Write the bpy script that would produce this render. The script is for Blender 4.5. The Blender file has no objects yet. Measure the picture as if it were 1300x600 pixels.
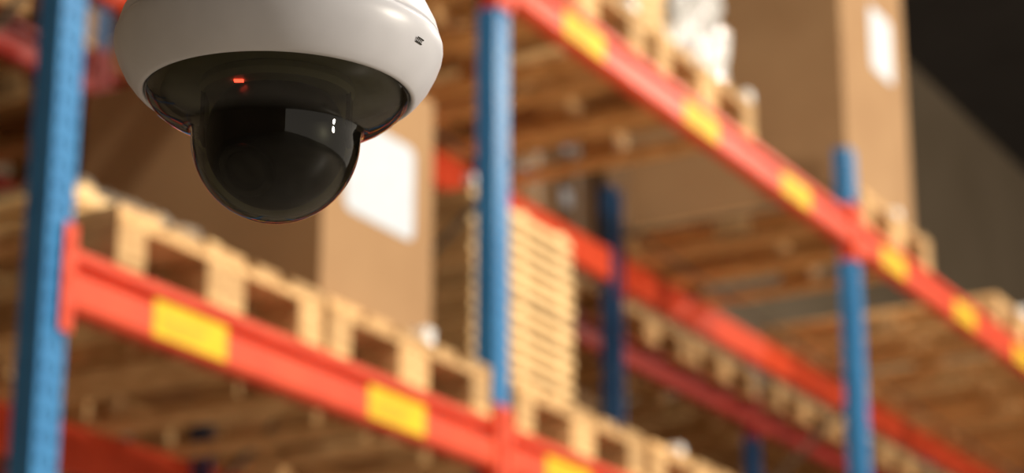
import bpy, math, random
from mathutils import Vector, Matrix
random.seed(7)
scene = bpy.context.scene
scene.view_settings.view_transform = 'Standard'
scene.view_settings.exposure = 0.0
CAMZ = 1.6

# ------------------------------------------------------------------ materials
def lin(c):
    return tuple(((v/255)/12.92 if v/255 <= .04045 else ((v/255+.055)/1.055)**2.4) for v in c) + (1,)

def new_mat(name):
    m = bpy.data.materials.new(name); m.use_nodes = True
    return m, m.node_tree.nodes, m.node_tree.links, m.node_tree.nodes['Principled BSDF']

def noisy(name, c1, c2, rough=.5, scale=8, metallic=0, spec=.5, bump=0, stretch=None, island=0.0, coat=0):
    m, n, l, p = new_mat(name)
    tc = n.new('ShaderNodeTexCoord'); mp = n.new('ShaderNodeMapping')
    l.new(tc.outputs['Object'], mp.inputs['Vector'])
    if stretch: mp.inputs['Scale'].default_value = stretch
    nz = n.new('ShaderNodeTexNoise'); nz.inputs['Scale'].default_value = scale; nz.inputs['Detail'].default_value = 6
    l.new(mp.outputs[0], nz.inputs['Vector'])
    cr = n.new('ShaderNodeValToRGB')
    cr.color_ramp.elements[0].position = .3; cr.color_ramp.elements[1].position = .7
    cr.color_ramp.elements[0].color = lin(c1); cr.color_ramp.elements[1].color = lin(c2)
    l.new(nz.outputs['Fac'], cr.inputs[0])
    out = cr.outputs[0]
    if island:
        g = n.new('ShaderNodeNewGeometry'); mr = n.new('ShaderNodeMapRange')
        mr.inputs['To Min'].default_value = 1-island; mr.inputs['To Max'].default_value = 1+island*.6
        l.new(g.outputs['Random Per Island'], mr.inputs['Value'])
        hs = n.new('ShaderNodeHueSaturation'); l.new(out, hs.inputs['Color']); l.new(mr.outputs[0], hs.inputs['Value'])
        out = hs.outputs[0]
    l.new(out, p.inputs['Base Color'])
    p.inputs['Roughness'].default_value = rough; p.inputs['Metallic'].default_value = metallic
    p.inputs['Specular IOR Level'].default_value = spec
    p.inputs['Coat Weight'].default_value = coat
    if bump:
        b = n.new('ShaderNodeBump'); b.inputs['Strength'].default_value = bump; b.inputs['Distance'].default_value = .01
        l.new(nz.outputs['Fac'], b.inputs['Height']); l.new(b.outputs[0], p.inputs['Normal'])
    return m

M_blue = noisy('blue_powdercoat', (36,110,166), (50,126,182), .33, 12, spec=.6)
M_bluedk = noisy('blue_powdercoat_dark', (26,70,114), (34,84,132), .4, 12)  # darker blue for rear uprights and the second rack
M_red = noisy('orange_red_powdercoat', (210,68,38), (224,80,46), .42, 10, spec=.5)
M_reddk = noisy('red_powdercoat_dark', (136,36,26), (154,44,32), .45, 10)  # darker red for the second rack's beams
M_galv = noisy('galvanised_steel', (90,90,88), (125,124,120), .4, 30, metallic=.7)
M_wood = noisy('pallet_wood', (178,130,80), (236,196,140), .65, 5, spec=.25, bump=.3, stretch=(6,3,14), island=.42)
M_woodlt = noisy('fresh_timber', (208,170,116), (240,206,152), .6, 5, spec=.3, bump=.2, stretch=(3,3,14), island=.25)
M_card = noisy('cardboard', (154,120,86), (166,132,96), .8, 3, spec=.15)
M_carddk = noisy('cardboard_dark', (116,88,62), (132,102,72), .8, 3, spec=.15)
M_tape = noisy('packing_tape', (160,125,85), (172,138,98), .25, 10, spec=.6)
M_label = noisy('paper_label', (182,190,202), (196,203,212), .5, 20)
M_yel = noisy('yellow_label', (218,180,28), (230,192,38), .5, 14, spec=.3)
M_ink = noisy('label_ink', (150,118,26), (160,128,30), .5, 14)
M_white = noisy('camera_white_plastic', (208,209,218), (214,215,224), .35, 60, spec=.5)
M_black = noisy('black_plastic', (12,13,13), (17,17,17), .2, 40, spec=.6)
M_ball = noisy('black_matte_plastic', (6,6,6), (9,9,9), .35, 40, spec=.2)
M_baseol = noisy('inner_base_plastic', (160,160,132), (172,172,144), .5, 30)
M_wall = noisy('wall_dark_panel', (128,113,94), (140,125,106), .85, 1.2, spec=.1)
M_ceil = noisy('ceiling_dark', (66,63,62), (74,71,70), .9, 1, spec=.05)
M_floor = noisy('concrete_floor', (132,122,108), (152,142,128), .5, 1.5, bump=.05)
M_film = noisy('stretch_film', (140,134,128), (240,240,240), .06, 16, spec=1.0, bump=1.0)
M_glint = noisy('glint_white', (240,240,240), (252,252,252), .15, 14, spec=1.0, bump=.5)  # near-white colour stands in for bright specular glints
M_filmg = noisy('grey_film', (120,112,102), (185,178,168), .12, 7, spec=1.0, bump=1.0)

def emis(name, col, s):
    m, n, l, p = new_mat(name)
    p.inputs['Base Color'].default_value = col
    p.inputs['Emission Color'].default_value = col; p.inputs['Emission Strength'].default_value = s
    return m
M_led = emis('red_led', (1,.06,.03,1), 8.0)
M_lampglow = emis('lamp_diffuser', (1,.95,.86,1), 8.0)

def smoke():
    m, n, l, p = new_mat('smoked_polycarbonate')
    n.remove(p); out = n['Material Output']
    t = n.new('ShaderNodeBsdfTransparent'); t.inputs[0].default_value = (.38,.38,.33,1)
    g = n.new('ShaderNodeBsdfGlossy'); g.inputs['Roughness'].default_value = .03
    g.inputs['Color'].default_value = (1,1,1,1)
    f = n.new('ShaderNodeFresnel'); f.inputs['IOR'].default_value = 1.4
    mx = n.new('ShaderNodeMixShader')
    l.new(f.outputs[0], mx.inputs[0]); l.new(t.outputs[0], mx.inputs[1]); l.new(g.outputs[0], mx.inputs[2])
    l.new(mx.outputs[0], out.inputs['Surface'])
    return m
M_smoke = smoke()

# ------------------------------------------------------------------ mesh builder
class MB:
    def __init__(s): s.v=[]; s.f=[]; s.m=[]
    def box(s, x0,x1,y0,y1,z0,z1, m=0, rot=None):
        b=len(s.v)
        P=[(x0,y0,z0),(x1,y0,z0),(x1,y1,z0),(x0,y1,z0),(x0,y0,z1),(x1,y0,z1),(x1,y1,z1),(x0,y1,z1)]
        if rot:
            c=Vector(((x0+x1)/2,(y0+y1)/2,(z0+z1)/2)); P=[tuple(rot@(Vector(p)-c)+c) for p in P]
        s.v+=P
        for f in ((0,3,2,1),(4,5,6,7),(0,1,5,4),(1,2,6,5),(2,3,7,6),(3,0,4,7)):
            s.f.append(tuple(b+i for i in f)); s.m.append(m)
    def beam(s, a, b_, w, h, m=0):
        a=Vector(a); b_=Vector(b_); d=b_-a; L=d.length; q=d.to_track_quat('X','Z').to_matrix(); c=(a+b_)/2; b=len(s.v)
        for p in ((-L/2,-w/2,-h/2),(L/2,-w/2,-h/2),(L/2,w/2,-h/2),(-L/2,w/2,-h/2),(-L/2,-w/2,h/2),(L/2,-w/2,h/2),(L/2,w/2,h/2),(-L/2,w/2,h/2)):
            s.v.append(tuple(q@Vector(p)+c))
        for f in ((0,3,2,1),(4,5,6,7),(0,1,5,4),(1,2,6,5),(2,3,7,6),(3,0,4,7)):
            s.f.append(tuple(b+i for i in f)); s.m.append(m)
    def extr(s, prof, x0, x1, m=0):
        b=len(s.v); n=len(prof)
        for x in (x0,x1):
            for (y,z) in prof: s.v.append((x,y,z))
        for i in range(n):
            j=(i+1)%n; s.f.append((b+i,b+j,b+n+j,b+n+i)); s.m.append(m)
        s.f.append(tuple(b+i for i in reversed(range(n)))); s.m.append(m)
        s.f.append(tuple(b+n+i for i in range(n))); s.m.append(m)
    def lathe(s, prof, c=(0,0,0), seg=96, m=0):
        b=len(s.v); n=len(prof)
        for k in range(seg):
            a=2*math.pi*k/seg
            for r,z in prof: s.v.append((c[0]+r*math.cos(a), c[1]+r*math.sin(a), c[2]+z))
        for k in range(seg):
            k2=(k+1)%seg
            for i in range(n-1):
                s.f.append((b+k*n+i, b+k*n+i+1, b+k2*n+i+1, b+k2*n+i)); s.m.append(m)
    def quad(s, pts, m=0):
        b=len(s.v); s.v+=[tuple(p) for p in pts]; s.f.append(tuple(range(b,b+len(pts)))); s.m.append(m)
    def build(s, name, mats, parent=None, bevel=0, smooth=False, loc=(0,0,0), solid=0, weld=False):
        me=bpy.data.meshes.new(name); me.from_pydata(s.v,[],s.f); 
        for mt in mats: me.materials.append(mt)
        for p,mi in zip(me.polygons,s.m): p.material_index=mi; p.use_smooth=smooth
        me.update()
        import bmesh
        bm=bmesh.new(); bm.from_mesh(me)
        if weld: bmesh.ops.remove_doubles(bm, verts=bm.verts, dist=1e-5)
        bmesh.ops.recalc_face_normals(bm, faces=bm.faces); bm.to_mesh(me); bm.free()
        o=bpy.data.objects.new(name, me); scene.collection.objects.link(o); o.location=loc
        if parent: o.parent=parent
        if solid:
            md=o.modifiers.new('solid','SOLIDIFY'); md.thickness=solid; md.offset=0
        if bevel:
            md=o.modifiers.new('bevel','BEVEL'); md.width=bevel; md.segments=2; md.limit_method='ANGLE'
        return o
def empty(name, loc=(0,0,0)):
    e=bpy.data.objects.new(name,None); scene.collection.objects.link(e); e.location=loc; e.empty_display_size=.1; return e

# ------------------------------------------------------------------ room shell
X0,X1,Y0,Y1,H = -8,40,-9,7.2,10.6
b=MB(); b.box(X0,X1,Y0,Y1,-.2,0); b.build('floor',[M_floor])
b=MB(); b.box(X0,X1,Y0,Y1,H,H+.2); b.build('ceiling',[M_ceil])
b=MB(); b.box(X0,X1,Y1,Y1+.2,-.2,H+.2); b.build('wall_left',[M_wall])
b=MB(); b.box(X1,X1+.2,Y0,Y1+.2,-.2,H+.2); b.build('wall_end',[M_wall])
b=MB(); b.box(X0-.2,X0,Y0,Y1+.2,-.2,H+.2); b.build('wall_back',[M_wall])

# ------------------------------------------------------------------ racks
UW, UD = .08, .062
def upright(parent, name, xc, yf, ztop, facing, mat):
    b=MB(); x0,x1=xc-UW/2,xc+UW/2; yb=yf+UD*(-facing)
    lip=.02
    b.quad([(x0,yf,0),(x0,yb,0),(x0,yb,ztop),(x0,yf,ztop)])
    b.quad([(x1,yf,0),(x1,yb,0),(x1,yb,ztop),(x1,yf,ztop)])
    b.quad([(x0,yb,0),(x0+lip,yb,0),(x0+lip,yb,ztop),(x0,yb,ztop)])
    b.quad([(x1,yb,0),(x1-lip,yb,0),(x1-lip,yb,ztop),(x1,yb,ztop)])
    hx=[x0,xc-.025,xc-.017,xc+.017,xc+.025,x1]
    for i in (0,2,4): b.quad([(hx[i],yf,0),(hx[i+1],yf,0),(hx[i+1],yf,ztop),(hx[i],yf,ztop)])
    z=0; pitch=.05
    while z<ztop-1e-6:
        for i in (1,3):
            ze=min(z+.032,ztop)
            b.quad([(hx[i],yf,z),(hx[i+1],yf,z),(hx[i+1],yf,ze),(hx[i],yf,ze)])
        z+=pitch
    o=b.build(name,[mat],parent,solid=.003)
    p=MB(); ym=(yf+yb)/2
    p.box(xc-.07,xc+.07,ym-.06,ym+.06,0,.008); 
    for sx in (-.055,.055): p.box(xc+sx-.008,xc+sx+.008,ym-.008,ym+.008,.008,.025)
    p.build(name+'_footplate',[M_galv],parent)
    return o

BZ0,BZ1=-.064,.074
def box_beam(parent, name, xa, xb, yf, zc, mat, sgn=1, labels=()):
    b=MB(); z0=zc+BZ0; z1=zc+BZ1; s=sgn
    prof=[(yf,z0+.012),(yf+.012*s,z0),(yf+.056*s,z0),(yf+.056*s,z1),(yf+.008*s,z1),(yf+.008*s,z1-.024),(yf+.052*s,z1-.024),(yf+.052*s,z1-.058),(yf+.003*s,z1-.058),(yf,z1-.061)]
    b.extr(prof,xa,xb,0)
    for xe,dr in ((xa,-1),(xb,1)):
        xo=xe+dr*.034
        b.box(min(xe-dr*.006,xo),max(xe-dr*.006,xo),yf-.006 if s>0 else yf+.001,yf-.001 if s>0 else yf+.006,zc-.12,zc+.12)
        b.box(xe-.003,xe+.003,min(yf-.004*s,yf+.058*s),max(yf-.004*s,yf+.058*s),zc-.12,zc+.12)
        for k in range(3):
            zz=zc-.085+k*.075
            b.box(xe+dr*.014-.005,xe+dr*.014+.005,yf-.010 if s>0 else yf+.002,yf-.004 if s>0 else yf+.010,zz,zz+.02)
    o=b.build(name,[mat],parent,bevel=.0015)
    for i,xc in enumerate(labels):
        L=MB(); yl=yf-.0015; L.box(xc-.135,xc+.135,yl,yf-.0002,z0+.010,z1-.044,0)
        L.box(xc-.11,xc+.06,yl-.0004,yl,zc-.012,zc-.004,1)
        for k in range(9):
            xx=xc-.1+k*.0147; L.box(xx,xx+random.choice((.004,.007)),yl-.0004,yl,zc-.045,zc-.025,1)
        L.build(name+'_label_%d'%(i+1),[M_yel,M_ink],parent)
    return o

def frame_braces(parent,name,xc,ya,yb,ztop,mat):
    b=MB(); z=.25; up=True; b.beam((xc,ya,z),(xc,yb,z),.03,.02)
    while z+.9<ztop-.1:
        a,c=(ya,yb) if up else (yb,ya)
        b.beam((xc,a,z+.03),(xc,c,z+.87),.02,.012); z+=.9; up=not up
    b.beam((xc,ya,ztop-.2),(xc,yb,ztop-.2),.03,.015)
    b.build(name,[mat],parent)

LV=[1.6, CAMZ+1.445, CAMZ+2.90]
YF=3.13; YB=YF+1.12
ZT=CAMZ+3.26
rack=empty('pallet_rack',(0,0,0))
US=[3.535,5.42,8.26,10.99,13.77,16.5]
for i,xu in enumerate(US):
    upright(rack,'upright_front_%d'%i,xu,YF+.008,ZT,-1,M_blue)
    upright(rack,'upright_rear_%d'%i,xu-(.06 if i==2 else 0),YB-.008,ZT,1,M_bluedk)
    frame_braces(rack,'frame_brace_%d'%i,xu,YF+.05,YB-.05,ZT,M_galv)
lab={(0,1):(3.99,4.865),(1,1):(5.80,6.7,7.55),(1,2):(5.93,6.80,7.64),(2,2):(8.67,9.56,10.4),(0,2):(3.99,4.865),(2,1):(8.7,9.6,10.4)}
for k in range(len(US)-1):
    for j,z in enumerate(LV):
        xa,xb=US[k]+UW/2,US[k+1]-UW/2
        box_beam(rack,'beam_front_%d_%d'%(k,j),xa,xb,YF,z,M_red,1,lab.get((k,j),((xa+xb)/2-.6,(xa+xb)/2+.5)))
        box_beam(rack,'beam_rear_%d_%d'%(k,j),xa,xb,YB,z+.0,M_red,-1)

Y2F=4.74; Y2B=5.84
rack2=empty('pallet_rack',(0,0,0))
US2=[2.8,5.5,8.2,10.9,13.6,16.3,19.0]
for i,xu in enumerate(US2):
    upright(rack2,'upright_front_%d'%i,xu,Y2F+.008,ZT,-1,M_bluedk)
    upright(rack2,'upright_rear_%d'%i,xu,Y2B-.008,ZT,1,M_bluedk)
    frame_braces(rack2,'frame_brace_%d'%i,xu,Y2F+.05,Y2B-.05,ZT,M_galv)
for k in range(len(US2)-1):
    for j,z in enumerate(LV):
        xa,xb=US2[k]+UW/2,US2[k+1]-UW/2
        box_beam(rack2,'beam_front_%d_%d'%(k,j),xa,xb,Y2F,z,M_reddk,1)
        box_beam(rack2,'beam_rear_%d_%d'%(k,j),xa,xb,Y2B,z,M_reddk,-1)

# ------------------------------------------------------------------ pallets (EUR 800 x 1200 x 144)
def pallet_mesh():
    b=MB(); W,L=.8,1.2
    def jb(x0,x1,y0,y1,z0,z1): 
        e=.0015; b.box(x0+random.uniform(0,e),x1-random.uniform(0,e),y0+random.uniform(0,.004),y1-random.uniform(0,.004),z0,z1)
    for xc,w in ((.05,.1),(.4,.145),(.75,.1)): jb(xc-w/2,xc+w/2,0,L,0,.022)
    for xc,w in ((.05,.1),(.4,.145),(.75,.1)):
        for y0,y1 in ((.0,.145),(.5275,.6725),(1.055,1.2)): b.box(xc-w/2+.001,xc+w/2-.001,y0+.002,y1-.002,.022,.1)
    for y0,y1 in ((0,.145),(.5275,.6725),(1.055,1.2)): jb(0,W,y0,y1,.1,.122)
    for xc,w in ((.0725,.145),(.235,.1),(.4,.145),(.565,.1),(.7275,.145)): jb(xc-w/2,xc+w/2,0,L,.122,.144)
    return b
pm=None
def pallet(x,y,z):
    global pm
    if pm is None:
        o=pallet_mesh().build('wooden_pallet',[M_wood],bevel=.002,loc=(x,y,z)); pm=o
    else:
        o=bpy.data.objects.new('wooden_pallet',pm.data); scene.collection.objects.link(o); o.location=(x,y,z)
        md=o.modifiers.new('bevel','BEVEL'); md.width=.002; md.segments=1; md.limit_method='ANGLE'
    return o
PT=.144
Z1=LV[1]+BZ1; Z2=LV[2]+BZ1; Z0=LV[0]+BZ1
PY=YF+.0
for x in (3.72,4.55): pallet(x,PY,Z1)
for x in (5.50,6.36,7.24): pallet(x,PY,Z1)
for x in (8.35,9.2,10.06): pallet(x,PY,Z1)
for x in (11.1,12.0,12.8): pallet(x,PY,Z1)
for x in (3.66,4.52,5.56,6.47,8.35,10.04,11.1,12.0,12.85,13.9,14.8): pallet(x,PY,Z2)
X2=(2.9,3.75,4.6,5.62,6.47,7.3,8.32,9.16,10.0,11.05,11.88,12.7,13.75,14.6,15.4)
for x in X2: 
    pallet(x,Y2F-.05,Z1); pallet(x,Y2F-.05,Z2)

# ------------------------------------------------------------------ cardboard boxes
def carton(x0,x1,y0,y1,z0,z1,mat=None,label=None,name='cardboard_box'):
    mat=mat or M_card
    b=MB()
    b.box(x0,x1,y0,y1,z0,z1-.006,0)
    ym=(y0+y1)/2
    b.box(x0,x1,y0,ym-.002,z1-.006,z1,0); b.box(x0,x1,ym+.002,y1,z1-.006,z1,0)
    b.box(x0-.0006,x1+.0006,ym-.03,ym+.03,z1,z1+.0008,1)
    b.box(x0-.0008,x0,ym-.03,ym+.03,z1-.09,z1,1); b.box(x1,x1+.0008,ym-.03,ym+.03,z1-.09,z1,1)
    if label:
        lx0,lx1,lz0,lz1=label; r=.03; pts=[]
        for cx,cz,a0 in ((lx1-r,lz1-r,0),(lx0+r,lz1-r,90),(lx0+r,lz0+r,180),(lx1-r,lz0+r,270)):
            for k in range(6):
                a=math.radians(a0+k*18); pts.append((cx+r*math.cos(a),y0-.0015,cz+r*math.sin(a)))
        b.quad(pts,2)
    return b.build(name,[mat,M_tape,M_label],bevel=.003)
def carton_stack(x0,y0,z0,nx,ny,nz,w,d,h,mats):
    """a pallet load of small cartons, one mesh"""
    b=MB(); rr=random.Random(int(x0*100))
    for i in range(nx):
        for j in range(ny):
            for k in range(nz):
                if k==nz-1 and rr.random()<.2: continue
                m=rr.choice((0,0,1)); g=.004
                a,c,e=x0+i*w+g,y0+j*d+g+rr.uniform(0,.012),z0+k*h
                b.box(a,x0+(i+1)*w-g,c,y0+(j+1)*d-g,e,e+h-.001,m)
                b.box(a+(w-2*g)/2-.02,a+(w-2*g)/2+.02,c-.0006,c,e+h*.02,e+h-.002,2)
                b.box(a+.03,a+.03+w*.25,c-.0008,c,e+h*.25,e+h*.55,3)
    return b.build('cardboard_box_stack',[mats[0],mats[1],M_tape,M_label],bevel=.002)

B1=Z1+PT; B2=Z2+PT
carton(4.60,5.14,3.20,4.02,B1,CAMZ+2.40,M_card,(4.70,5.04,CAMZ+1.955,CAMZ+2.225))
carton(8.37,9.14,3.20,4.2,B2,CAMZ+4.35,M_card,(8.72,8.98,CAMZ+3.80,CAMZ+4.1))
def crumple(name,c,size,mat,seed,cuts=14,amp=.02):
    import bmesh
    me=bpy.data.meshes.new(name); bm=bmesh.new(); bmesh.ops.create_cube(bm,size=1)
    bmesh.ops.subdivide_edges(bm,edges=bm.edges[:],cuts=cuts,use_grid_fill=True)
    rr=random.Random(seed)
    for v in bm.verts:
        p=v.co.copy()
        v.co=Vector((p.x*size[0],p.y*size[1],(p.z+.5)*size[2]))
        if p.z>-.49: v.co-=Vector((p.x,p.y,.5+p.z*.5))*2*rr.uniform(0,amp)
    bm.to_mesh(me); bm.free(); me.materials.append(mat)
    o=bpy.data.objects.new(name,me); scene.collection.objects.link(o); o.location=c; return o
R=random.Random(3)
for i,x in enumerate(X2):
    if i in (4,5,7): pass
    elif i in (8,10): crumple('stretch_wrapped_load',(x+.4,Y2F+.55,B1),(.72,1.0,R.uniform(.6,.9)),M_filmg,50+i,amp=.03)
    elif i%2: carton_stack(x+.03,Y2F,B1,2,3,R.choice((2,3)),.37,.36,.27,(M_card,M_carddk))
    else:
        h=R.uniform(.5,.95); carton(x+.04,x+.74,Y2F+.02,Y2F+1.05,B1,B1+h,R.choice((M_card,M_carddk)))
    if x<9.5 and i not in (5,):
        if i%2==0: carton_stack(x+.03,Y2F,B2,2,3,R.choice((3,4)),.37,.36,.27,(M_carddk,M_card))
        else:
            h=R.uniform(.6,1.1); carton(x+.05,x+.77,Y2F+.02,Y2F+1.05,B2,B2+h,M_carddk)

# ------------------------------------------------------------------ timber stacks
def stack(name,x0,x1,y0,y1,z0,n,th,mat):
    b=MB(); z=z0; rr=random.Random(5)
    for k in range(n):
        a=rr.uniform(-.01,.01); 
        m=6; w=(y1-y0)/m
        for q in range(m): b.box(x0+a,x1+a+rr.uniform(-.006,.006),y0+q*w+.002,y0+(q+1)*w-.002,z,z+th*.62)
        for xs in (x0+.03,(x0+x1)/2-.02,x1-.09): b.box(xs,xs+.05,y0+.008,y1-.008,z+th*.62,z+th)
        z+=th
    return b.build(name,[mat],bevel=.002)
stack('timber_board_stack',5.56,6.20,3.32,4.15,B1,15,.0435,M_woodlt)
stack('timber_board_stack',3.76,4.36,3.30,4.2,B1,2,.05,M_woodlt)
crumple('plastic_film_sheet',(4.08,3.72,B1+.1),(.5,.7,.05),M_filmg,77,amp=.02)
for i in (4,5,7):
    for k in range(4): pallet(X2[i],Y2F-.05,Z1+PT*(k+1))
for k in range(5): pallet(X2[5],Y2F-.05,Z2+PT*(k+1))
crumple('stretch_wrapped_load',(7.04,3.60,B2),(.46,.76,.95),M_film,9,cuts=18,amp=.04)
stack('timber_board_stack',6.49,6.72,3.22,4.1,B2,6,.045,M_woodlt)
for i,(x,y,z,s) in enumerate(((5.585,3.34,Z1+PT+15*.0435,.035),(8.80,3.165,B2,.05),(5.05,3.17,B1,.05),(10.55,3.17,B2,.07),
                              (7.0,Y2F+.0,B1+PT*4,.07),(7.6,Y2F+.0,B1+PT*4,.06),(9.4,Y2F,B1+PT*4,.08),(6.6,3.16,B1,.04),(7.25,3.16,B2,.05),(6.3,3.16,B2,.05))):
    crumple('painted_glint_bit',(x,y,z),(s,s,s*.9),M_glint,30+i,cuts=5,amp=s*.12)  # white bits imitating blurred glints, brightness put into their colour

# ------------------------------------------------------------------ dome camera
K=1/2767.0
dome=empty('dome_security_camera',(.786,.573,CAMZ+.411))
yaw=math.radians(29.8)
fwd=Vector((math.cos(yaw),math.sin(yaw),0)); rgt=Vector((math.sin(yaw),-math.cos(yaw),0))
def P(l): return [(r*K,z*K) for r,z in l]
b=MB()
b.lathe(P([(0,112),(90,110),(140,98),(172,74),(188,52),(199,30),(203,16),(203.5,13),(201.5,12),(201.5,10.5),(205,9.5),(207,4),(207.5,-4),(206,-14),(201,-28),(192,-46),(182,-59),(175,-66),(171,-68.5),(168.5,-68),(167,-64),(166.5,-40)]),seg=160)
b.build('housing',[M_white],dome,smooth=True,weld=True)
b=MB()
pr=[(167,-65),(163,-74),(155,-84),(143,-93),(130,-100),(118,-105.5),(111,-109),(107.5,-114),(106.3,-120)]
for k in range(1,31):
    a=math.radians(k*3); pr.append((106*math.cos(a),-122-107*math.sin(a)))
pr[-1]=(0.01,-229)
b.lathe(P(pr),seg=160)
b.build('smoked_dome',[M_smoke],dome,smooth=True,weld=True)
b=MB(); b.lathe(P([(0,-50),(166,-50),(166,-46),(0,-46)]),seg=96); b.build('base_plate',[M_baseol],dome)
b=MB()
b.lathe(P([(0,-51),(96,-51),(98,-60),(94,-68),(0,-68)]),seg=96)
b.build('turntable',[M_baseol],dome)
b=MB(); pr=[(88*math.cos(math.radians(t)),-124+88*math.sin(math.radians(t))) for t in range(-90,91,6)]
b.lathe(P(pr),seg=64); b.build('camera_ball',[M_ball],dome,smooth=True,weld=True)
b=MB(); b.lathe(P([(0,-90),(24,-90),(27,-94),(34,-94),(36,-90),(36,-50),(0,-50)]),seg=48)
aim=Vector((-fwd.x*.75+rgt.x*-.35,-fwd.y*.75+rgt.y*-.35,-.75))
q=aim.to_track_quat('-Z','Y').to_euler()
o=b.build('lens_barrel',[M_black],dome,smooth=False); o.location=(0,0,-122*K); o.rotation_euler=q
b=MB(); b.lathe(P([(0.01,-94),(10,-93.5),(18,-92),(23,-90.2)]),seg=40)
o=b.build('lens_glass',[M_black],dome,smooth=True,weld=True); o.location=(0,0,-122*K); o.rotation_euler=q
b=MB()
for sgn in (-1,1): b.box(sgn*91*K-.001,sgn*91*K+.001,-.007,.007,-128*K,-66*K)
o=b.build('yoke',[M_black],dome); o.rotation_euler=(0,0,yaw-math.pi/2)
b=MB(); b.box(-.0021,.0021,-.0012,.0012,-.0008,0); o=b.build('status_led',[M_led],dome)
o.location=(rgt*(-41)+fwd*(-66))*K+Vector((0,0,-68*K)); o.rotation_euler=(0,0,yaw-math.pi/2)
b=MB()
for i in range(4):
    r=203.3; z=-24
    a=math.atan2(rgt.y*.88-fwd.y*.47, rgt.x*.88-fwd.x*.47)+ i*.018
    c=Vector((math.cos(a),math.sin(a),0)); t=Vector((-math.sin(a),math.cos(a),0))
    nrm=(c*.85+Vector((0,0,-.5))).normalized(); up=nrm.cross(t)
    ctr=c*r*K+Vector((0,0,z*K))+nrm*.0003
    for (w,h,o1,o2) in ((.0007,.0003,0,-.0010),(.0007,.0003,0,.0010),(.0003,.0014,-.0006,0)):
        q=ctr+t*o1+up*o2
        b.quad([q-t*w-up*h,q+t*w-up*h,q+t*w+up*h,q-t*w+up*h])
b.build('printed_mark',[M_black],dome)
b=MB(); b.lathe([(0,.040),(.045,.040),(.045,.070),(.03,.09),(.018,.095),(.018,H-(CAMZ+.411)-.01),(.06,H-(CAMZ+.411)-.01),(.06,H-(CAMZ+.411)-.001),(0,H-(CAMZ+.411)-.001)],seg=48)
pipe=b.build('pendant_pipe',[M_white],dome,smooth=False)
tilt=Matrix.Rotation(math.radians(.5),4,fwd)@Matrix.Rotation(math.radians(2.4),4,rgt)
for o in list(dome.children):
    if o is not pipe: o.matrix_basis=tilt@o.matrix_basis

# ------------------------------------------------------------------ lights
def hb(x,y,z,power):
    e=empty('high_bay_light',(x,y,z))
    b=MB(); b.lathe([(0,.30),(.06,.30),(.07,.18),(.2,.1),(.26,0),(.25,0),(.19,.09),(0,.12)],seg=40); b.build('reflector',[M_galv],e,smooth=True)
    b=MB(); b.lathe([(.006,.3),(.006,H-z-.002)],seg=8); b.build('cable',[M_black],e)
    b=MB(); b.lathe([(0,.02),(.22,.02)],seg=40); b.build('diffuser',[M_lampglow],e)
    L=bpy.data.lights.new('lamp','AREA'); L.shape='DISK'; L.size=.5; L.energy=power; L.color=(1,.91,.77)
    o=bpy.data.objects.new('lamp',L); scene.collection.objects.link(o); o.parent=e; o.location=(0,0,-.02)
for x in (3,9,15): hb(x,-.6,8.5,420)
def add_key(loc,tgt,power,size=.5):
    L=bpy.data.lights.new('added_key_light','AREA'); L.shape='DISK'; L.size=size; L.energy=power; L.color=(1,.91,.76)  # unseen key light, added in the aisle to brighten the rack fronts
    o=bpy.data.objects.new('added_key_light',L); scene.collection.objects.link(o); o.location=loc
    o.rotation_euler=(Vector(tgt)-o.location).to_track_quat('-Z','Y').to_euler()
add_key((4.5,-6.5,3.2),(7,3.5,4.0),680,.7)

w=bpy.data.worlds.new('World'); scene.world=w; w.use_nodes=True
w.node_tree.nodes['Background'].inputs[0].default_value=(1,.88,.72,1); w.node_tree.nodes['Background'].inputs[1].default_value=.85

# ------------------------------------------------------------------ camera
cd=bpy.data.cameras.new('Camera'); cam=bpy.data.objects.new('Camera',cd); scene.collection.objects.link(cam)
cam.location=(0,0,CAMZ); cam.rotation_euler=(math.radians(90+18.3),0,math.radians(29.8-90))
cd.sensor_width=36; cd.lens=2900/1300*36; cd.clip_start=.05; cd.clip_end=200
cd.dof.use_dof=True; cd.dof.focus_distance=1.0; cd.dof.aperture_fstop=80.3/9.5
scene.camera=cam
